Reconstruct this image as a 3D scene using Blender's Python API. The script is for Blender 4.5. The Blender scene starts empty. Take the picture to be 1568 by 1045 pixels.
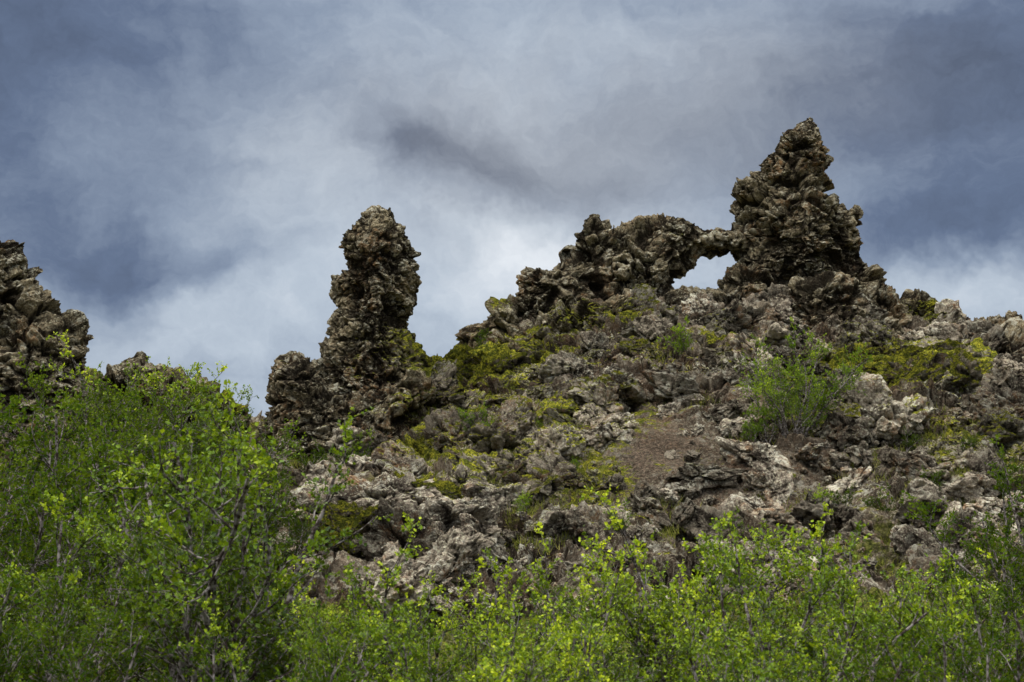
import bpy, bmesh, math, random
import numpy as np
from mathutils import Vector
rng=np.random.default_rng(7); random.seed(7)
scene=bpy.context.scene
# ------------------------------------------------------------------ survey helpers
TH=math.radians(10.0); CT,ST=math.cos(TH),math.sin(TH); ZC=1.7; F=2178.0
def sight(a,b):
    u=(a-784)/F; v=(522.5-b)/F
    return np.array([u,CT-v*ST,ST+v*CT])
def W(a,b,D):
    d=sight(a,b); t=D/d[1]
    return np.array([d[0]*t,D,ZC+d[2]*t])
# ------------------------------------------------------------------ numpy noise
def _h(ix,iy,iz,s):
    h=(ix.astype(np.int64)*374761393+iy.astype(np.int64)*668265263+iz.astype(np.int64)*2147483647+s*1274126177)&0xFFFFFFFF
    h=((h^(h>>13))*1274126177)&0xFFFFFFFF
    h=((h^(h>>15))*2246822519)&0xFFFFFFFF
    return (h^(h>>16))&0xFFFFFFFF
_g=rng.normal(size=(256,3)); _g/=np.linalg.norm(_g,axis=1)[:,None]
def perlin(p,s=0):
    i=np.floor(p); f=p-i; i=i.astype(np.int64); w=f*f*f*(f*(f*6-15)+10)
    r=0
    for dx in(0,1):
        for dy in(0,1):
            for dz in(0,1):
                g=_g[_h(i[:,0]+dx,i[:,1]+dy,i[:,2]+dz,s)&255]
                dd=g[:,0]*(f[:,0]-dx)+g[:,1]*(f[:,1]-dy)+g[:,2]*(f[:,2]-dz)
                r=r+dd*(w[:,0] if dx else 1-w[:,0])*(w[:,1] if dy else 1-w[:,1])*(w[:,2] if dz else 1-w[:,2])
    return r*1.6
def fbm(p,o=4,s=0):
    a=1;r=0
    for k in range(o):
        r=r+a*perlin(p*(2**k)+k*7.3,s+k); a*=.5
    return r
def worley(p,s=0):
    i=np.floor(p).astype(np.int64); f=p-i
    f1=np.full(len(p),9.);f2=f1.copy();hid=np.zeros(len(p),np.int64); off=np.zeros((len(p),3))
    for dx in(-1,0,1):
        for dy in(-1,0,1):
            for dz in(-1,0,1):
                h=_h(i[:,0]+dx,i[:,1]+dy,i[:,2]+dz,s)
                o=np.stack([dx+(h&1023)/1023.-f[:,0],dy+((h>>10)&1023)/1023.-f[:,1],dz+((h>>20)&1023)/1023.-f[:,2]],1)
                d=np.sqrt((o*o).sum(1)); m=d<f1
                f2=np.where(m,f1,np.minimum(f2,d)); hid=np.where(m,h,hid); f1=np.where(m,d,f1); off[m]=-o[m]
    c=((hid*2654435761)>>7&1023)/1023.
    tilt=_g[(hid*40503>>5)&255]
    return f1,f2,c,(tilt*off).sum(1)
def sst(x,a,b):
    t=np.clip((x-a)/(b-a),0,1); return t*t*(3-2*t)
def crag(p,seed=0,big=1.0,mid=1.0,fine=1.0,strata=1.,pits=1.):
    """porous blocky lava relief: tilted blocks parted by cracks, ledges, hollows. returns (displacement, cavity)"""
    wv=np.stack([perlin(p*.7,seed+1),perlin(p*.7+9,seed+2),perlin(p*.7+19,seed+3)],1)
    wf=np.stack([perlin(p*2.2,seed+1),perlin(p*2.2+9,seed+2),perlin(p*2.2+19,seed+3)],1)
    q=p+wv*.5+wf*.14
    D=.5*fbm(p/2.6,3,seed+5)*big
    cav=np.zeros(len(p))
    var=np.clip(.8+.9*perlin(p*.55+3,seed+33),.3,1.5)     # some faces weathered smooth, some broken
    for sc,A,zs,k,cw in((1.9,.52*mid,1.0,0,.35),(.9,.32*mid,1.3,1,.35),(.42,.14*fine*var,1.4,2,.28),(.20,.07*fine*var,1.3,3,.18)):
        qq=q/sc*np.array([1,1,zs])
        f1,f2,c,tl=worley(qq,seed+11+k)
        e=sst(f2-f1,0,.17); e2=sst(f2-f1,0,.10)
        D+=A*(e*((c-.5)*1.1+tl*1.25)+(.42-f1)*.25-(1-e2)*.28)
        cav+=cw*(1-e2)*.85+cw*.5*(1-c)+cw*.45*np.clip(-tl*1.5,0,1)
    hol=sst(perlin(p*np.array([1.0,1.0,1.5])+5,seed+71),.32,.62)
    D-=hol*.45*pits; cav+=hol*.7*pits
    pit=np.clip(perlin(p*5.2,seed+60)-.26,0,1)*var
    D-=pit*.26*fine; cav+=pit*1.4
    D+=.05*fbm(p*3.5,4,seed+40)*fine
    st=p[:,2]*1.9+perlin(p*.5,seed+8)*1.8+wf[:,0]*.3; s_=(st%1)
    amp=np.clip(.55+perlin(p*.9,seed+9),0,1.3)
    D+=.11*(np.minimum(s_*1.25,(1-s_)*6)-.5)*mid*strata*amp
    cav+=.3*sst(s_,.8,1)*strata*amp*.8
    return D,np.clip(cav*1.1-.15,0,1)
# ------------------------------------------------------------------ mesh helpers
def mesh_np(name,v,faces,attrs=None,smooth=False):
    me=bpy.data.meshes.new(name); v=np.asarray(v,dtype=np.float32)
    faces=np.asarray(faces,dtype=np.int32); n,k=faces.shape
    me.vertices.add(len(v)); me.vertices.foreach_set('co',v.ravel())
    me.loops.add(n*k); me.loops.foreach_set('vertex_index',faces.ravel())
    me.polygons.add(n); me.polygons.foreach_set('loop_start',np.arange(0,n*k,k,dtype=np.int32))
    me.polygons.foreach_set('use_smooth',np.full(n,smooth))
    me.update(calc_edges=True)
    for a,d in (attrs or {}).items():
        at=me.attributes.new(a,'FLOAT','POINT'); at.data.foreach_set('value',np.asarray(d,dtype=np.float32))
    return me
def add(name,me,mat=None,parent=None,loc=None):
    ob=bpy.data.objects.new(name,me); scene.collection.objects.link(ob)
    if mat and me and not me.materials: me.materials.append(mat)
    if parent: ob.parent=parent
    if loc is not None: ob.location=loc
    return ob
# ------------------------------------------------------------------ node helper
class NT:
    def __init__(s,t): s.t=t; s.n=t.nodes; s.l=t.links
    def new(s,ty,**k):
        n=s.n.new(ty)
        for a,b in k.items(): setattr(n,a,b)
        return n
    def link(s,a,b): s.l.new(a,b)
    def inp(s,sock,v):
        if hasattr(v,'is_linked') or hasattr(v,'links'): s.l.new(v,sock)
        else: sock.default_value=v
    def m(s,op,a,b=0.0,c=None,clamp=False):
        n=s.new('ShaderNodeMath',operation=op,use_clamp=clamp); s.inp(n.inputs[0],a); s.inp(n.inputs[1],b)
        if c is not None: s.inp(n.inputs[2],c)
        return n.outputs[0]
    def vm(s,op,a,b=None):
        n=s.new('ShaderNodeVectorMath',operation=op); s.inp(n.inputs[0],a)
        if b is not None: s.inp(n.inputs[1],b)
        return n.outputs['Value'] if op in('DOT_PRODUCT','LENGTH') else n.outputs[0]
    def noise(s,vec,sc,det=4,rough=.55,out='Fac',dist=0):
        n=s.new('ShaderNodeTexNoise'); s.link(vec,n.inputs['Vector']); n.inputs['Scale'].default_value=sc
        n.inputs['Detail'].default_value=det; n.inputs['Roughness'].default_value=rough; n.inputs['Distortion'].default_value=dist
        return n.outputs[out]
    def ramp(s,v,a,b,lo=0.,hi=1.):
        n=s.new('ShaderNodeMapRange',interpolation_type='SMOOTHSTEP'); s.inp(n.inputs[0],v)
        for i,x in enumerate((a,b,lo,hi)): n.inputs[i+1].default_value=x
        return n.outputs[0]
    def mix(s,f,a,b,mode='MIX'):
        n=s.new('ShaderNodeMix',data_type='RGBA',blend_type=mode); s.inp(n.inputs[0],f)
        for sk,v in((n.inputs[6],a),(n.inputs[7],b)):
            if isinstance(v,tuple): sk.default_value=(*v,1)
            else: s.link(v,sk)
        return n.outputs[2]
    def attr(s,name,ty='GEOMETRY'): return s.new('ShaderNodeAttribute',attribute_name=name,attribute_type=ty).outputs['Fac']
def newmat(name):
    m=bpy.data.materials.new(name); m.use_nodes=True; t=NT(m.node_tree); t.n.clear()
    out=t.new('ShaderNodeOutputMaterial'); b=t.new('ShaderNodeBsdfDiffuse'); b.inputs['Roughness'].default_value=.6; t.link(b.outputs[0],out.inputs[0])
    return m,t,b
def rock_material(name,base_lo,base_hi,lichen_amt=.5,moss_amt=.5,ground=False,use_random=False):
    m,t,b=newmat(name)
    geo=t.new('ShaderNodeNewGeometry'); P=geo.outputs['Position']
    N=t.new('ShaderNodeSeparateXYZ'); t.link(geo.outputs['Normal'],N.inputs[0]); nz=N.outputs[2]
    cav=t.attr('cav')
    nA=t.new('ShaderNodeTexNoise'); t.link(P,nA.inputs['Vector']); nA.inputs['Scale'].default_value=.7; nA.inputs['Detail'].default_value=4; nA.inputs['Roughness'].default_value=.65
    sA=t.new('ShaderNodeSeparateColor'); t.link(nA.outputs['Color'],sA.inputs[0]); n1,a2,a3=sA.outputs[0],sA.outputs[1],sA.outputs[2]
    nB=t.new('ShaderNodeTexNoise'); t.link(P,nB.inputs['Vector']); nB.inputs['Scale'].default_value=4.5; nB.inputs['Detail'].default_value=4; nB.inputs['Roughness'].default_value=.75
    sB=t.new('ShaderNodeSeparateColor'); t.link(nB.outputs['Color'],sB.inputs[0]); n2,b2,b3=sB.outputs[0],sB.outputs[1],sB.outputs[2]
    n3=t.noise(P,15,3,.8)
    v=t.m('ADD',t.m('MULTIPLY',n1,.55),t.m('ADD',t.m('MULTIPLY',n2,.35),t.m('MULTIPLY',n3,.40)))
    v=t.ramp(v,.53,.77)
    col=t.mix(v,base_lo,base_hi)
    o=t.m('MULTIPLY',t.ramp(a2,.50,.62),t.ramp(b2,.42,.6))
    col=t.mix(t.m('MULTIPLY',o,.6),col,(.27,.135,.055))
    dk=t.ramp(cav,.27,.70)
    col=t.mix(t.m('MULTIPLY',dk,.9),col,(.012,.009,.007))  # crevice shade painted into the rock colour from the cavity mask
    l=t.m('MULTIPLY',t.ramp(b3,.49,.58),t.ramp(a3,.42,.56)); l=t.m('MULTIPLY',l,t.m('SUBTRACT',1.,dk))
    l=t.m('MULTIPLY',l,t.ramp(nz,-.15,.5,.35,1.))
    col=t.mix(t.m('MULTIPLY',l,lichen_amt),col,(.52,.49,.38))
    l2=t.m('MULTIPLY',t.ramp(n3,.545,.62),t.ramp(nz,-.3,.4,.4,1.)); l2=t.m('MULTIPLY',l2,t.m('SUBTRACT',1.,t.m('MULTIPLY',dk,.85)))
    col=t.mix(t.m('MULTIPLY',l2,lichen_amt*.85),col,(.48,.46,.31))
    ms=t.attr('moss','OBJECT' if use_random else 'GEOMETRY')
    f=t.m('ADD',t.m('ADD',t.m('MULTIPLY',ms,.40),t.m('MULTIPLY',b2,.38)),t.m('ADD',t.m('MULTIPLY',nz,.26),t.m('MULTIPLY',a3,.6)))
    th=.88-moss_amt*.2
    f=t.ramp(f,th,th+.07)
    mcol=t.mix(t.ramp(b3,.4,.62),(.085,.095,.016),(.33,.30,.028))
    mcol=t.mix(t.ramp(n3,.38,.60),(.04,.045,.010),mcol)
    if ground:
        sc=t.m('MAXIMUM',t.attr('scree'),t.m('MULTIPLY',t.ramp(t.m('ADD',a2,t.m('MULTIPLY',n2,.3)),.62,.74),.8))
        soil=t.mix(t.ramp(t.noise(P,11,4,.85),.44,.66),(.024,.017,.012),(.19,.135,.095))
        col=t.mix(t.m('MULTIPLY',sc,.85),col,soil)
        gr=t.attr('grass'); gn=t.ramp(t.m('ADD',t.m('MULTIPLY',gr,.36),t.m('ADD',t.m('MULTIPLY',a2,.5),t.m('MULTIPLY',b2,.3))),.58,.72)
        gcol=t.mix(t.ramp(b3,.4,.62),(.04,.048,.012),(.19,.185,.045))
        col=t.mix(gn,col,gcol)
    col=t.mix(f,col,mcol)
    if use_random:
        oi=t.new('ShaderNodeObjectInfo').outputs['Random']
        r=t.ramp(oi,0,1,.5,1.4)
        hsv=t.new('ShaderNodeHueSaturation'); t.link(col,hsv.inputs['Color']); t.link(r,hsv.inputs['Value']); col=hsv.outputs[0]
    t.link(col,b.inputs['Color'])
    bp=t.new('ShaderNodeBump'); bp.inputs['Strength'].default_value=1.; bp.inputs['Distance'].default_value=.17
    t.link(t.noise(P,8,5,.78),bp.inputs['Height']); t.link(bp.outputs[0],b.inputs['Normal'])
    return m
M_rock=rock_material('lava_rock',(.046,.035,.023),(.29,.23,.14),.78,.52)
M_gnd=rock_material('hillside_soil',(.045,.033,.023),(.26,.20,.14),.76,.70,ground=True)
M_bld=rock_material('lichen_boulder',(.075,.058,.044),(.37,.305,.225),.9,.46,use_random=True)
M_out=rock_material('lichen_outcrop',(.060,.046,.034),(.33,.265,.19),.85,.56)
# ------------------------------------------------------------------ terrain
ridge=[(-900,600),(-200,570),(0,590),(150,590),(300,612),(400,660),(520,625),(600,585),(650,557),(720,551),(800,515),(900,480),(1000,470),(1070,462),(1150,474),(1300,492),(1400,500),(1568,530),(1750,560),(2500,640)]
RX=np.array([W(a,b,58)[0] for a,b in ridge]); RZ=np.array([W(a,b,58)[2] for a,b in ridge])
gx=W(590,700,49)[0]
def Tz(x,y):
    x=np.asarray(x,float);y=np.asarray(y,float)
    H=np.interp(x,RX,RZ); s=np.clip((y-34)/24,0,1)
    z=.3+(H-.3)*(.25*s*s*(3-2*s)+.75*s**.9)
    z=z-1.3*np.exp(-((x-gx)/3.2)**2-((y-49)/4.)**2)
    back=sst(y,60,95); z=z*(1-back)+back*1.5
    z=z+np.where(y<34,-.25*sst(34-y,0,20),0)
    far=sst(np.abs(x),40,120); z=z*(1-far)+far*np.minimum(z,4)
    return z
def hit(a,b,lo=22,hi=62):
    d=sight(a,b)
    D=np.linspace(lo,hi,400); t=D/d[1]; z=ZC+d[2]*t; x=d[0]*t
    k=np.nonzero(z<=Tz(x,D))[0]
    k=k[0] if len(k) else 399
    return np.array([x[k],D[k],float(Tz(x[k],D[k]))])
def blob(x,y,items):
    r=np.zeros_like(x)
    for a,b,rx,ry,amp in items:
        c=hit(a,b); r=np.maximum(r,amp*np.exp(-((x-c[0])/rx)**2-((y-c[1])/ry)**2))
    return r
MOSSXZ=[]
for a,b,D,r_,am in [(700,562,57,1.7,1.2),(670,560,57,1.2,1.2),(760,562,56,1.6,1.2),(820,550,55,1.4,1.),(640,690,48,1.2,1.1),(680,645,52,1.4,.9),(740,620,54,1.6,.8),(1330,578,55,1.6,1.3),(1270,585,55,1.3,1.2),(1400,590,55,1.3,1.1),(960,500,56,1.1,.9),(880,485,56,1.,.8),(765,465,58,.6,.9),(1430,472,57,.9,1.),(1110,545,54,1.3,.7),(830,650,50,1.6,.8),(660,755,41,.6,1.3),(545,800,40,.6,1.2),(1420,680,48,1.5,.6),(1530,700,48,1.5,.7),(350,608,53,1.,.9),(270,585,53,.6,.7),(1000,560,54,1.2,.7),(1220,640,51,1.5,.6),(930,490,56,.6,.8),(780,720,46,1.6,.7),(880,760,43,1.5,.6),(930,640,50,1.1,.5),(1180,600,53,1.,.6)]:
    c=W(a,b,D); MOSSXZ.append((c[0],c[2],r_,am))
def mossf(x,z):
    r=np.zeros_like(x)
    for cx,cz,rr,am in MOSSXZ: r=np.maximum(r,am*np.exp(-(((x-cx)/(rr*1.3))**2+((z-cz)/(rr*.8))**2)))
    return r
SCREE=[(1010,695,3.0,2.4,1.),(1130,725,2.5,2.2,1.),(1180,780,2.2,1.8,.9),(960,740,1.8,1.6,.8),(1000,640,1.6,1.4,.8),(880,600,1.2,1.2,.6),(1290,700,1.2,1.2,.6),(1080,580,1.0,1.2,.5)]
GRASS=[(560,760,3,4,.6),(820,760,3,2.5,.5),(760,700,2.5,2.5,.7),(200,650,7,8,1),(450,700,3,5,.8),(940,800,3,2,.5),(1500,740,4,4,.7),(1450,850,5,4,.7),(1230,640,2.2,2.2,.6),(1060,600,1.6,3,.35),(620,820,3,3,.5)]
def axis(lo,hi,step,outer,g=1.25):
    a=list(np.arange(lo,hi,step)); s=step; x=a[-1]
    while x<outer[1]: s*=g; x+=s; a.append(x)
    s=step; x=a[0]; b=[]
    while x>outer[0]: s*=g; x-=s; b.append(x)
    return np.array(b[::-1]+a)
xs=axis(-24,24,.07,(-900,900)); ys=axis(35,60,.07,(-300,1200))
X,Y=np.meshgrid(xs,ys); x=X.ravel();y=Y.ravel(); z=Tz(x,y)
e=.6
nx=-(Tz(x+e,y)-Tz(x-e,y))/(2*e); ny=-(Tz(x,y+e)-Tz(x,y-e))/(2*e); nn=np.sqrt(nx*nx+ny*ny+1)
N=np.stack([nx/nn,ny/nn,1/nn],1); p=np.stack([x,y,z],1)
scree=blob(x,y,SCREE); grass=blob(x,y,GRASS)
inz=sst(y,32,37)*(1-sst(np.abs(x),30,45))*(1-sst(y,64,75))
d=np.zeros(len(p)); cav=np.zeros(len(p))
k=inz>.01
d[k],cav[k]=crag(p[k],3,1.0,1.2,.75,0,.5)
rough=(1-.85*np.clip(scree*1.2,0,1))*(1-.45*grass)
p=p+N*(d*rough*inz+.05)[:,None]
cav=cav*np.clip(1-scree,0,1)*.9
moss=mossf(p[:,0],p[:,2])*inz*(y<60)
ny_,nx_=len(ys),len(xs)
I=np.arange(ny_*nx_).reshape(ny_,nx_)
fc=np.stack([I[:-1,:-1],I[:-1,1:],I[1:,1:],I[1:,:-1]],-1).reshape(-1,4)
g2=np.where(y<36,1,grass)
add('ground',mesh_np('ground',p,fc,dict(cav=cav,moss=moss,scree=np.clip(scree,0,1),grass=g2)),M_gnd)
# ------------------------------------------------------------------ lava formations
def formation(name,outline,D,hole=None,R=1.6,T=1.5,slope=.25,step=.12,vox=.07,seed=0,k=(1,1,1),wob=.5,mat=None,calm=()):
    P=[np.array([W(a,b,D)[[0,2]] for a,b in poly]) for poly in ([outline]+([hole] if hole else []))]
    lo=P[0].min(0)-.3; hi=P[0].max(0)+.3
    gxs=np.arange(lo[0],hi[0],step); gzs=np.arange(lo[1],hi[1],step)
    def inside(px,pz):
        c=np.zeros(px.shape,bool)
        for poly in P:
            n=len(poly)
            for i in range(n):
                x1,z1=poly[i];x2,z2=poly[(i+1)%n]
                if z1==z2: continue
                c^=((z1>pz)!=(z2>pz))&(px<(x2-x1)*(pz-z1)/(z2-z1)+x1)
        return c
    def dist(px,pz):
        r=np.full(px.shape,1e9)
        for poly in P:
            n=len(poly)
            for i in range(n):
                a=poly[i];b=poly[(i+1)%n];ab=b-a
                t=np.clip(((px-a[0])*ab[0]+(pz-a[1])*ab[1])/(ab@ab+1e-9),0,1)
                r=np.minimum(r,np.hypot(px-a[0]-t*ab[0],pz-a[1]-t*ab[1]))
        return r
    GX,GZ=np.meshgrid(gxs,gzs)
    cx=(GX[:-1,:-1]+GX[1:,1:])/2; cz=(GZ[:-1,:-1]+GZ[1:,1:])/2
    ins=inside(cx,cz); dn=np.where(inside(GX,GZ),dist(GX,GZ),0)
    u=np.clip(dn/R,0,1); prof=T*np.sqrt(1-(1-u)**2)+.08
    extra=slope*np.maximum(0,dn-R)
    q=np.stack([GX.ravel()*.35,GZ.ravel()*.3,np.full(GX.size,seed*3.1)],1)
    wb=perlin(q,seed).reshape(GX.shape)*wob
    yf=D-prof-extra+wb; yb=D+prof+wb
    nr,nc=GX.shape; idx=np.arange(nr*nc).reshape(nr,nc)
    V=np.concatenate([np.stack([GX.ravel(),yf.ravel(),GZ.ravel()],1),np.stack([GX.ravel(),yb.ravel(),GZ.ravel()],1)]); off=nr*nc
    a=idx[:-1,:-1];b=idx[:-1,1:];c=idx[1:,1:];dd=idx[1:,:-1]
    fs=[np.stack([a,b,c,dd],-1)[ins],np.stack([dd,c,b,a],-1)[ins]+off]
    pad=np.pad(ins,1)
    for sh,(e1,e2) in (((0,1),(a,b)),((2,1),(c,dd)),((1,0),(dd,a)),((1,2),(b,c))):
        nb=pad[sh[0]:sh[0]+ins.shape[0],sh[1]:sh[1]+ins.shape[1]]
        mm=ins&~nb
        fs.append(np.stack([e2[mm],e1[mm],e1[mm]+off,e2[mm]+off],-1))
    fa=np.concatenate(fs); used=np.unique(fa); rm=np.full(len(V),-1); rm[used]=np.arange(len(used))
    me=mesh_np('tmp',V[used],rm[fa]); ob=bpy.data.objects.new('tmp',me); scene.collection.objects.link(ob)
    md=ob.modifiers.new('r','REMESH'); md.mode='VOXEL'; md.voxel_size=vox
    sm=ob.modifiers.new('s','SMOOTH'); sm.factor=.5; sm.iterations=4
    dg=bpy.context.evaluated_depsgraph_get(); em=bpy.data.meshes.new_from_object(ob.evaluated_get(dg))
    bpy.data.objects.remove(ob)
    n=len(em.vertices); v=np.empty(n*3,np.float32); em.vertices.foreach_get('co',v); v=v.reshape(-1,3).astype(float)
    nm=np.empty(n*3,np.float32); em.vertex_normals.foreach_get('vector',nm); nm=nm.reshape(-1,3).astype(float)
    dd_,cv=crag(v,seed+50,*k)
    for (a_,b_,r_,am) in calm:
        c_=W(a_,b_,D); dd_=dd_*(1-am*np.exp(-((v[:,0]-c_[0])**2+(v[:,2]-c_[2])**2)/r_**2))
    v=v+nm*(dd_)[:,None]
    em.vertices.foreach_set('co',v.astype(np.float32).ravel())
    em.polygons.foreach_set('use_smooth',np.zeros(len(em.polygons),bool))
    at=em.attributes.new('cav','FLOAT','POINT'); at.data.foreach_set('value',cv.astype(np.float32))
    at=em.attributes.new('moss','FLOAT','POINT'); at.data.foreach_set('value',mossf(v[:,0],v[:,2]).astype(np.float32))
    em.update(); em.name=name
    return add(name,em,mat or M_rock)
pillar=[(498,720),(498,600),(496,560),(499,530),(512,500),(531,472),(510,448),(511,430),(528,410),(522,378),(534,352),(556,338),(576,322),(601,321),(608,338),(623,350),(630,380),(634,400),(639,440),(632,470),(625,498),(639,530),(643,560),(637,600),(640,720)]
formation('lava_pillar',pillar,53,R=1.6,T=1.5,slope=0,seed=1,vox=.045,step=.1,k=(.12,.45,1.,2.4,.4),wob=.3,calm=[(588,330,.9,.4)])
base=[(405,790),(406,665),(418,625),(424,580),(440,552),(478,554),(492,573),(503,592),(530,600),(600,590),(640,570),(665,600),(655,640),(635,690),(610,790)]
formation('lava_stump',base,52.3,R=1.4,T=1.6,slope=.15,seed=2,vox=.055,k=(.35,.7,1.,1.5),wob=.6)
ridge_o=[(705,700),(710,548),(714,507),(738,512),(750,480),(765,462),(790,459),(793,432),(820,405),(860,398),(880,388),(888,350),(896,331),(915,325),(930,338),(938,352),(960,345),(1000,335),(1040,333),(1070,345),(1090,351),(1110,349),(1127,340),(1120,318),(1128,290),(1157,268),(1165,244),(1188,213),(1215,199),(1236,181),(1249,184),(1254,212),(1268,235),(1276,250),(1264,265),(1268,282),(1266,300),(1290,323),(1307,329),(1314,370),(1330,400),(1346,415),(1352,434),(1380,450),(1420,458),(1450,461),(1475,474),(1490,486),(1530,489),(1555,483),(1600,495),(1750,520),(1760,700)]
hole=[(1024,449),(1036,424),(1056,401),(1082,385),(1112,382),(1127,389),(1139,407),(1118,416),(1108,430),(1105,445),(1068,450)]
formation('lava_arch_ridge',ridge_o,58,hole=hole,R=1.7,T=1.4,slope=.33,seed=4,vox=.052,k=(.42,.85,1.05,1.7,.8),wob=.9,calm=[(1238,195,1.2,.65),(1112,366,.8,.5),(1080,425,1.3,.45),(1040,345,1.2,.5),(910,335,.7,.4)])
but1=[(1040,640),(1050,510),(1075,470),(1110,458),(1150,460),(1180,475),(1195,510),(1200,640)]
formation('lava_buttress',but1,55.2,R=1.5,T=1.2,slope=.2,seed=6,k=(.6,1,.95),mat=M_out)
but2=[(1180,660),(1190,520),(1215,440),(1260,420),(1310,440),(1350,490),(1400,520),(1420,660)]
formation('lava_buttress',but2,56.2,R=1.8,T=1.4,slope=.2,seed=8,k=(.5,.6,1.,1.5),mat=M_rock)
but3=[(1420,720),(1430,560),(1460,515),(1520,512),(1580,530),(1700,550),(1720,720)]
formation('lava_buttress',but3,55.4,R=1.5,T=1.4,slope=.2,seed=9,k=(.9,1.1,1.0))
but4=[(760,640),(770,545),(800,500),(850,470),(900,450),(960,455),(1000,500),(1020,640)]
formation('lava_buttress',but4,56.4,R=1.8,T=1.2,slope=.2,seed=10,k=(.9,1.1,1.0))
cliff=[(-500,760),(-450,330),(-200,300),(-60,345),(0,366),(10,368),(14,388),(28,398),(40,430),(70,455),(88,488),(112,490),(121,505),(127,542),(140,580),(150,620),(150,760)]
formation('lava_cliff',cliff,50,R=1.8,T=1.8,slope=.15,seed=12,k=(.5,.85,1.,1.6),wob=.9)
lowl=[(150,720),(165,575),(210,562),(250,570),(290,588),(340,600),(375,608),(392,640),(400,720)]
formation('lava_outcrop',lowl,53,R=1.0,T=1.0,slope=.2,seed=13,k=(.6,.9,1))
out2=[(860,900),(868,790),(885,762),(915,752),(940,770),(950,800),(955,900)]
formation('lava_outcrop',out2,41,R=.8,T=.8,slope=.35,seed=15,vox=.05,k=(.3,.7,.9),mat=M_out)
# ------------------------------------------------------------------ boulders
def boulder(seed,sub):
    bm=bmesh.new(); bmesh.ops.create_icosphere(bm,subdivisions=sub,radius=1)
    v=np.array([q.co[:] for q in bm.verts]); f=np.array([[q.index for q in fa.verts] for fa in bm.faces]); bm.free()
    r=np.random.default_rng(seed); n=r.normal(size=(13,3)); n/=np.linalg.norm(n,axis=1)[:,None]; h=r.uniform(.5,1.,13)
    dt=v@n.T; rad=np.min(np.where(dt>.05,h/np.maximum(dt,.05),9),1); rad=np.minimum(rad,1.25)
    p=v*rad[:,None]*np.array([1,r.uniform(.65,1),r.uniform(.55,.85)])
    D=np.zeros(len(p)); cv=np.zeros(len(p))
    for sc,A in((.95,.20),(.45,.11),(.2,.05)):
        f1,f2,c,tl=worley(p/sc+seed*5,seed); e=sst(f2-f1,0,.16)
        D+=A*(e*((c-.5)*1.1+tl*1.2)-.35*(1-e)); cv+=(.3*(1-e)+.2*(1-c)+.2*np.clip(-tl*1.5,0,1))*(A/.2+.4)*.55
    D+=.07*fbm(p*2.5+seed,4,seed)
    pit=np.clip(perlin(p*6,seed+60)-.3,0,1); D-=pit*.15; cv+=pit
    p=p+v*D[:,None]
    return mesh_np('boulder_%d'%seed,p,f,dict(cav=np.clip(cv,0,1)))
B=[boulder(i,5) for i in range(12)]
BB=[boulder(30+i,6) for i in range(4)]
for m_ in B+BB: m_.materials.append(M_bld)
bf=bpy.data.objects.new('boulder_field',None); scene.collection.objects.link(bf)
def put_b(x,y,s,mesh=None,sc=(1,1,1),sink=.3):
    ob=bpy.data.objects.new('boulder',mesh or B[random.randrange(12)]); scene.collection.objects.link(ob); ob.parent=bf
    z=float(Tz(x,y))+s*(.4-sink)
    ob.location=(x,y,z); ob.scale=(s*sc[0],s*sc[1],s*sc[2])
    ob['moss']=float(mossf(np.array([x]),np.array([z]))[0])
    ob.rotation_euler=(random.uniform(-.7,.7),random.uniform(-.7,.7),random.uniform(0,6.28))
cnt=0
while cnt<2400:
    x0=random.uniform(-23,23); y0=random.uniform(36,57.5)
    s=min(.13*(1-random.random())**(-1/1.4),1.05)
    xa=np.array([x0]);ya=np.array([y0])
    sc_=blob(xa,ya,SCREE)[0]; gr_=blob(xa,ya,GRASS)[0]
    if random.random()<max(sc_*.85 if s>.16 else .15*sc_,gr_*.4) or (x0<-9 and random.random()<.7): continue
    put_b(x0,y0,s,sink=.30); cnt+=1
for a,b,s,sc in [(1320,715,.8,(.75,.7,1.2)),(1090,745,1.05,(1.3,.8,.55)),(1500,700,.7,(.6,.8,1.3)),(1390,660,1.,(1.1,.8,1)),(1330,645,.9,(1,.8,1)),(1030,612,.8,(1.2,.8,.8)),(975,545,.8,(1.2,.8,.7)),(1110,560,.8,(1,.8,1)),(870,670,.8,(1,1,.8)),(830,690,.7,(1,1,.8)),(1460,600,1.1,(1,.8,1.2)),(1540,610,1.2,(1,.8,1.2)),(1440,740,.7,(1,1,1)),(1300,760,.7,(1,1,.8)),(1400,790,.8,(1.2,1,.8)),(900,620,.9,(1,1,.8)),(1240,705,.6,(1,1,.8)),(1180,815,.6,(1.2,1,.7)),(470,770,.7,(1,1,.8)),(1300,630,.8,(.7,.7,1.2)),(950,660,.6,(1,1,.8)),(820,620,.7,(1,1,.8)),(1120,640,.6,(1,1,.8)),(790,730,.6,(1,1,.8)),(990,800,.7,(1,1,.8)),(1050,800,.6,(1.2,1,.8))]:
    c=hit(a,b); put_b(c[0],c[1],s,sc=sc,sink=.05)
for i,(a,b,s,sc) in enumerate([(600,805,1.75,(1.15,.9,1.)),(685,830,1.25,(1,.9,1.)),(550,840,1.2,(.9,.9,1.1)),(640,780,1.1,(1.2,.9,.8)),(735,850,.95,(1,1,1)),(620,865,1.2,(1.2,.9,.9)),(690,880,1.,(1,1,.9))]):
    c=hit(a,b); put_b(c[0],c[1],s,mesh=BB[i%4],sc=sc,sink=.05)
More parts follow.
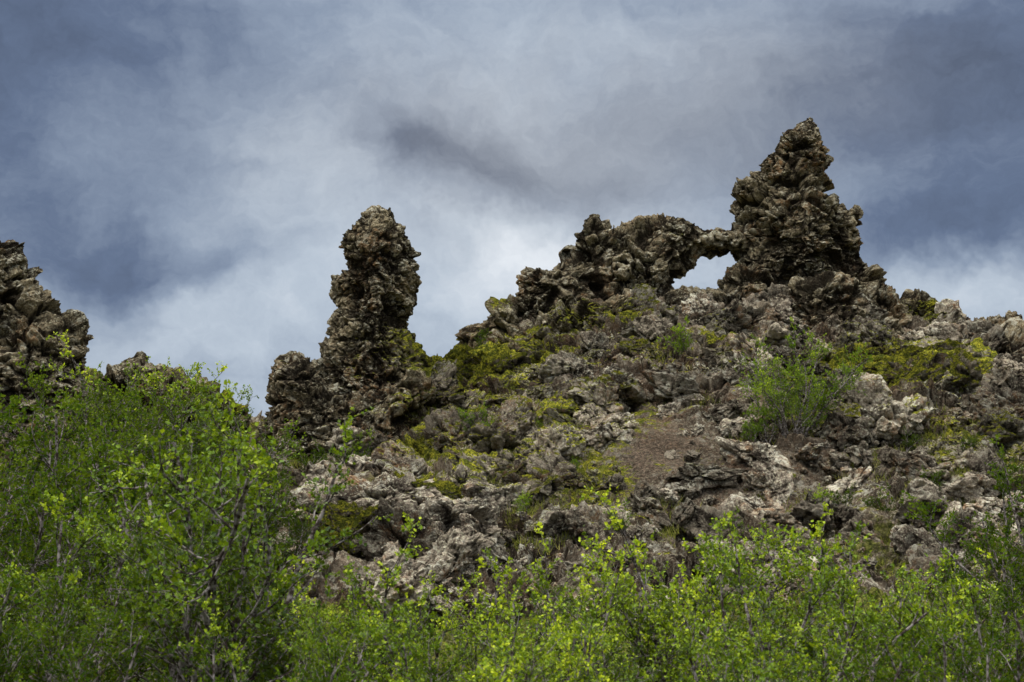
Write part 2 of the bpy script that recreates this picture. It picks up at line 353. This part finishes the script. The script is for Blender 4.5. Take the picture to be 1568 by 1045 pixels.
# ------------------------------------------------------------------ birch shrubs
def leaf_material(name,c1,c2,c3,spec=True):
    m=bpy.data.materials.new(name); m.use_nodes=True; t=NT(m.node_tree); t.n.clear()
    out=t.new('ShaderNodeOutputMaterial'); ti=t.attr('tint'); oi=t.new('ShaderNodeObjectInfo').outputs['Random']
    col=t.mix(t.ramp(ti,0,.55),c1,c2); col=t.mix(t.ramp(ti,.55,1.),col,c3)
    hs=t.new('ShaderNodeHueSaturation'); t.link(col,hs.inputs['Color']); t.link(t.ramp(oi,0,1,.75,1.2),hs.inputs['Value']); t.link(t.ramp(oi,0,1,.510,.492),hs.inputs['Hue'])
    col=hs.outputs[0]
    if spec:
        d=t.new('ShaderNodeBsdfPrincipled'); d.inputs['Roughness'].default_value=.5; d.inputs['Specular IOR Level'].default_value=.22; t.link(col,d.inputs['Base Color'])
    else:
        d=t.new('ShaderNodeBsdfDiffuse'); t.link(col,d.inputs['Color'])
    tr=t.new('ShaderNodeBsdfTranslucent'); t.link(t.mix(.4,col,(.26,.33,.008)),tr.inputs['Color'])
    mx=t.new('ShaderNodeMixShader'); mx.inputs[0].default_value=.34; t.link(d.outputs[0],mx.inputs[1]); t.link(tr.outputs[0],mx.inputs[2]); t.link(mx.outputs[0],out.inputs[0])
    return m
M_leaf=leaf_material('birch_leaf',(.028,.055,.004),(.165,.255,.006),(.43,.50,.015))
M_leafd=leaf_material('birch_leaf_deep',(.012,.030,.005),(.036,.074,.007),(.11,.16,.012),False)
M_leafh=leaf_material('birch_leaf_fresh',(.07,.12,.014),(.19,.29,.022),(.38,.45,.04),False)
M_bark,tb,bb=newmat('birch_bark')
gp=tb.new('ShaderNodeNewGeometry').outputs['Position']
tb.link(tb.mix(tb.ramp(tb.noise(gp,18,2,.7),.4,.65),(.04,.03,.024),(.26,.23,.21)),bb.inputs['Color'])
def unit(v): return v/(np.linalg.norm(v)+1e-9)
def shrub(seed,h,nst,spread,leafsize=.034,dens=1.0,lev1=9,lev2=7):
    r=np.random.default_rng(seed); lines=[]; LP=[];LD=[]
    def line(p,d,L,r0,n,up,wig):
        pts=[p];s=L/n
        for i in range(n):
            d=unit(d+r.normal(size=3)*wig+np.array([0,0,up])); pts.append(pts[-1]+d*s)
        rad=np.linspace(r0,r0*.35,n+1); lines.append((np.array(pts),rad)); return np.array(pts)
    for i in range(nst):
        az=r.uniform(0,6.28); tl=r.uniform(.15,1)*spread
        L=h*r.uniform(.7,1.1); d=unit(np.array([math.cos(az)*tl,math.sin(az)*tl,1.]))
        P0=line(np.array([math.cos(az)*.12,math.sin(az)*.12,-.15]),d,L,.011*h+.004,7,.05,.17)
        for j in range(lev1):
            t=r.uniform(.25,1.)*7; k=min(int(t),6); p=P0[k]+(P0[k+1]-P0[k])*(t-k); ax=unit(P0[k+1]-P0[k])
            dd=unit(ax*.6+unit(r.normal(size=3))*.9+np.array([0,0,.25])); L1=h*r.uniform(.16,.36)*(1.15-.5*t/7)
            P1=line(p,dd,L1,.0034*h,4,.10,.22)
            for q in range(lev2):
                t1=r.uniform(.15,1.)*4;k1=min(int(t1),3);pp=P1[k1]+(P1[k1+1]-P1[k1])*(t1-k1)
                d2=unit(unit(P1[k1+1]-P1[k1])*.6+unit(r.normal(size=3))*.9+np.array([0,0,.2])); L2=r.uniform(.08,.24)*(.6+.2*h)
                P2=line(pp,d2,L2,.0030,2,.12,.25)
                nl=int(r.integers(9,17)*dens)
                tt=r.uniform(.1,1.05,nl)*2; kk=np.minimum(tt.astype(int),1)
                LP.append(P2[kk]+(P2[kk+1]-P2[kk])*(tt-kk)[:,None]+r.normal(size=(nl,3))*.010); LD.append(np.repeat(d2[None],nl,0))
    V=[];Fq=[];o=0
    for pts,rad in lines:
        n=len(pts); ax=unit(pts[-1]-pts[0]); a=unit(np.cross(ax,[.3,.9,.1])); b=np.cross(ax,a)
        ns=5 if rad[0]>.01 else 3
        an=np.arange(ns)*2*math.pi/ns; ring=np.cos(an)[:,None]*a+np.sin(an)[:,None]*b
        V.append((pts[:,None,:]+rad[:,None,None]*ring[None]).reshape(-1,3))
        i=np.arange(n-1)[:,None]*ns+np.arange(ns)[None]; j=np.arange(n-1)[:,None]*ns+((np.arange(ns)+1)%ns)[None]
        Fq.append(np.stack([i,j,j+ns,i+ns],-1).reshape(-1,4)+o); o+=n*ns
    wood=mesh_np('shrub_wood_%d'%seed,np.concatenate(V),np.concatenate(Fq),smooth=True); wood.materials.append(M_bark)
    C=np.concatenate(LP);D=np.concatenate(LD); n=len(C)
    a=D*.5+r.normal(size=(n,3))*.7+np.array([0,0,.25]); a/=np.linalg.norm(a,axis=1)[:,None]
    upv=r.normal(size=(n,3))*.7+np.array([0,0,1]); s=np.cross(a,upv); s/=np.linalg.norm(s,axis=1)[:,None]; nrm=np.cross(s,a)
    L=leafsize*r.uniform(.6,1.25,n)[:,None]; w=L*.40
    v=np.stack([C,C+a*L*.45+s*w+nrm*L*.12,C+a*L,C+a*L*.45-s*w+nrm*L*.12],1).reshape(-1,3)
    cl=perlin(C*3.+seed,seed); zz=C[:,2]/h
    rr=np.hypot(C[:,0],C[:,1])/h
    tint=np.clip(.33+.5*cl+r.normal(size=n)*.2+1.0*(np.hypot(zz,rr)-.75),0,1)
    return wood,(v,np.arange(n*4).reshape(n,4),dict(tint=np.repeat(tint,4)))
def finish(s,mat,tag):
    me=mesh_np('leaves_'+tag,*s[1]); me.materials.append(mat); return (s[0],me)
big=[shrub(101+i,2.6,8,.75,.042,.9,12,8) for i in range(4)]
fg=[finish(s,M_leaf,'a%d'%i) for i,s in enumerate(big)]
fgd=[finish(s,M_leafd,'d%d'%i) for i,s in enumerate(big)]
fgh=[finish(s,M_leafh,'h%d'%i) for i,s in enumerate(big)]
tall=finish(shrub(160,3.4,10,.62,.044,1.0,15,9),M_leaf,'tall')
sm_=[shrub(201+i,1.6,6,.7,.05,.9,8,5) for i in range(2)]
sb=[finish(s,M_leafh,'s%d'%i) for i,s in enumerate(sm_)]
sd=[finish(s,M_leafd,'t%d'%i) for i,s in enumerate(sm_)]
def plant(name,var,x,y,s=1.,z=None,sz=None):
    e=bpy.data.objects.new(name,None); scene.collection.objects.link(e)
    e.location=(x,y,float(Tz(x,y)) if z is None else z); e.scale=(s,s,sz or s); e.rotation_euler=(0,0,random.uniform(0,6.28))
    for nm,me in (('branches',var[0]),('leaves',var[1])):
        o=bpy.data.objects.new(nm,me); scene.collection.objects.link(o); o.parent=e
    return e
def top_plant(var,h,a,top,D,mats='birch_shrub',smul=1.):
    w=W(a,top,D); g=float(Tz(w[0],D)); H=w[2]-g
    plant(mats,var,w[0],D,H/h*smul,z=g)
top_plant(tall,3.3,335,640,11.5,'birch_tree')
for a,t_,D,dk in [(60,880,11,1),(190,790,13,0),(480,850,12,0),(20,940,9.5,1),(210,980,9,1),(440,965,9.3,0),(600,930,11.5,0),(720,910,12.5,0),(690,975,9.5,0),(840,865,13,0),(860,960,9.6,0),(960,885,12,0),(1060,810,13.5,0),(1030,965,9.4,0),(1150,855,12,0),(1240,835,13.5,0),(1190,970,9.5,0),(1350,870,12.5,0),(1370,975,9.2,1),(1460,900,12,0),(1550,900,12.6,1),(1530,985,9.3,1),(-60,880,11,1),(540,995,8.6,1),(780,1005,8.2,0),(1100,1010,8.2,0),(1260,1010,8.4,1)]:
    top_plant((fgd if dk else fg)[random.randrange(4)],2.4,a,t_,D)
for i in range(26):
    a=-100+i*68+random.uniform(-25,25); D=random.uniform(16,28)
    t_=912-(D-17)*1.6+random.uniform(-20,20)
    if a<480: t_-=90*(1-abs(a-150)/350)
    if 480<a<790: t_=max(t_,930)
    top_plant((fgd if random.random()<.65 else fg)[random.randrange(4)],2.5,a,t_,D,smul=1.)
for a,t_,D in [(-20,600,24),(60,640,26),(20,720,20),(110,690,28),(90,790,18),(250,760,30),(1560,710,30),(1600,750,24),(1510,820,26)]:
    top_plant(fgd[random.randrange(4)],2.5,a,t_,D)
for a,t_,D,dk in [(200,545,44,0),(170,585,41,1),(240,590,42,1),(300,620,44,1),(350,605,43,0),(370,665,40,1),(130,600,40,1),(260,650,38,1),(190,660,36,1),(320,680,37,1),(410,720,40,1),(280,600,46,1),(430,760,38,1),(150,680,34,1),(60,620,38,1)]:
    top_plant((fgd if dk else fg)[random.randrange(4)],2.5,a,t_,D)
for a,b,s,k_ in [(1212,668,1.6,0),(1205,672,1.3,0),(1245,660,.9,0),(1170,672,.8,0),(1050,545,.9,0),(738,545,.8,1),(725,668,.75,0),(700,660,.5,0),(750,672,.5,0),(510,735,.9,1),(540,715,.8,0),(560,700,.7,0),(480,745,.9,1),(1150,680,.5,0),(1280,790,.6,1),(1360,800,.7,1),(1130,830,.6,0),(960,815,.6,0),(1480,700,.5,1),(1380,690,.5,1),(800,790,.5,0),(880,720,.3,0),(1250,800,.7,0),(1500,560,.4,0),(820,665,.35,0),(1330,600,.3,1),(1530,760,.9,1),(1180,510,.35,0),(1420,760,.6,1)]:
    c=hit(a,b); var=(sb if k_==0 else sd)[random.randrange(2)]
    if s>1.2: var=fgh[1 if s>1.5 else 2]; s=s*.82
    plant('birch_shrub',var,c[0],c[1]-.4,s,z=c[2]-.1)
# ------------------------------------------------------------------ grass tufts on the slope
n=18000; x=rng.uniform(-22,22,n*3); y=rng.uniform(35,57,n*3)
g=np.maximum(blob(x,y,GRASS)*.9,0)+.35*perlin(np.stack([x*.8,y*.8,x*0],1),77)
kk=np.nonzero(g>rng.uniform(.15,.9,n*3))[0][:n]; x=x[kk];y=y[kk];n=len(x)
nb=5; x=np.repeat(x,nb)+rng.normal(size=n*nb)*.06; y=np.repeat(y,nb)+rng.normal(size=n*nb)*.06; z=Tz(x,y)+.0; n=n*nb
L=rng.uniform(.12,.30,n); ang=rng.uniform(0,6.28,n); lean=rng.normal(size=(n,2))*.5*L[:,None]
bx=np.cos(ang)*.012;by=np.sin(ang)*.012
v=np.stack([np.stack([x-bx,y-by,z],1),np.stack([x+bx,y+by,z],1),np.stack([x+lean[:,0],y+lean[:,1],z+L],1)],1).reshape(-1,3)
M_grass=leaf_material('grass_blade',(.06,.08,.015),(.16,.17,.03),(.30,.27,.08),False)
add('grass',mesh_np('grass',v,np.arange(n*3).reshape(n,3),dict(tint=np.repeat(rng.uniform(0,1,n),3))),M_grass)
# ------------------------------------------------------------------ sky and light
SE,SR=math.radians(54),math.radians(230)
w=bpy.data.worlds.new('World'); scene.world=w; w.use_nodes=True; t=NT(w.node_tree); bg=t.n['Background']; bg.inputs[1].default_value=.1
G=t.new('ShaderNodeTexCoord').outputs['Generated']
wn=t.noise(G,4.6,6,.64,out='Color'); wv=t.vm('MULTIPLY',t.vm('SUBTRACT',wn,(.5,.5,.5)),(.24,.1,.15))
Q=t.vm('ADD',G,wv)
def gauss(a,b,rx,rz,amp):
    d=sight(a,b); d=d/np.linalg.norm(d)
    v=t.vm('MULTIPLY',t.vm('SUBTRACT',Q,tuple(d)),(F/rx,2.,F/rz))
    return t.m('MULTIPLY',t.m('EXPONENT',t.m('MULTIPLY',t.vm('DOT_PRODUCT',v,v),-1.)),amp)
acc=.60
for gq in [(-80,200,330,300,-.29),(-50,-50,350,150,-.26),(1480,140,300,150,-.34),(1600,-40,250,120,-.15),(1620,330,200,90,-.22),(850,375,170,75,.32),(640,420,260,110,.10),(400,180,120,120,.04),(820,70,230,60,.12),(600,230,80,40,-.20),(720,255,140,50,-.24),(880,250,120,40,-.14),(1010,200,120,100,-.06),(250,520,270,75,.20),(180,410,160,45,-.18),(1460,450,180,50,.22),(1300,290,150,120,-.05),(1100,110,140,60,.06),(1400,360,150,40,-.10)]:
    acc=t.m('ADD',gauss(*gq),acc)
st=t.vm('MULTIPLY',Q,(1.,1.,1.8)); fb=t.noise(st,6,9,.64)
acc=t.m('ADD',acc,t.m('MULTIPLY',t.m('SUBTRACT',fb,.5),.76))
cr=t.new('ShaderNodeValToRGB'); t.link(acc,cr.inputs[0]); el=cr.color_ramp.elements
el[0].position=0.; el[0].color=(.055,.072,.115,1); el[1].position=1.; el[1].color=(.80,.85,.91,1)
for ps,c in((.28,(.130,.175,.275)),(.5,(.275,.34,.45)),(.74,(.50,.575,.67))):
    q=el.new(ps); q.color=(*c,1)
neut=t.m('MINIMUM',t.m('ADD',gauss(720,230,330,120,.4),gauss(1150,150,300,120,.3)),.45)
hs=t.new('ShaderNodeHueSaturation'); t.link(cr.outputs[0],hs.inputs['Color']); t.link(t.m('SUBTRACT',1.,neut),hs.inputs['Saturation'])
sep=t.new('ShaderNodeSeparateXYZ'); t.link(G,sep.inputs[0])
up=t.ramp(sep.outputs[2],.44,.85,1.,7.2); back=t.ramp(sep.outputs[1],.3,-.6,1.,1.6)
cl=t.vm('MULTIPLY',hs.outputs[0],(10,10,10)); sc_=t.new('ShaderNodeVectorMath',operation='SCALE'); t.link(cl,sc_.inputs[0]); t.link(t.m('MULTIPLY',up,back),sc_.inputs['Scale'])
hi=t.mix(t.ramp(sep.outputs[2],.44,.7),sc_.outputs[0],t.vm('MULTIPLY',sc_.outputs[0],(1.25,1.05,.85)))
sky=t.new('ShaderNodeTexSky',sky_type='NISHITA'); sky.sun_disc=False; sky.sun_elevation=SE; sky.sun_rotation=SR
t.link(t.mix(.97,sky.outputs[0],hi),bg.inputs[0])
sl=bpy.data.lights.new('sun','SUN'); sl.energy=1.5; sl.angle=math.radians(12); sl.color=(1,.95,.87)
so=bpy.data.objects.new('sun',sl); scene.collection.objects.link(so)
sd_=Vector((math.sin(SR)*math.cos(SE),math.cos(SR)*math.cos(SE),math.sin(SE)))
so.rotation_euler=sd_.to_track_quat('Z','Y').to_euler()
# ------------------------------------------------------------------ camera
cam=bpy.data.cameras.new('camera'); co=bpy.data.objects.new('camera',cam); scene.collection.objects.link(co)
cam.lens=50; cam.sensor_width=36; cam.clip_end=3000; co.location=(0,0,ZC); co.rotation_euler=(math.pi/2+TH,0,0)
cam.dof.use_dof=True; cam.dof.focus_distance=52; cam.dof.aperture_fstop=5.6
scene.camera=co
scene.view_settings.view_transform='Standard'; scene.view_settings.look='None'; scene.view_settings.exposure=0
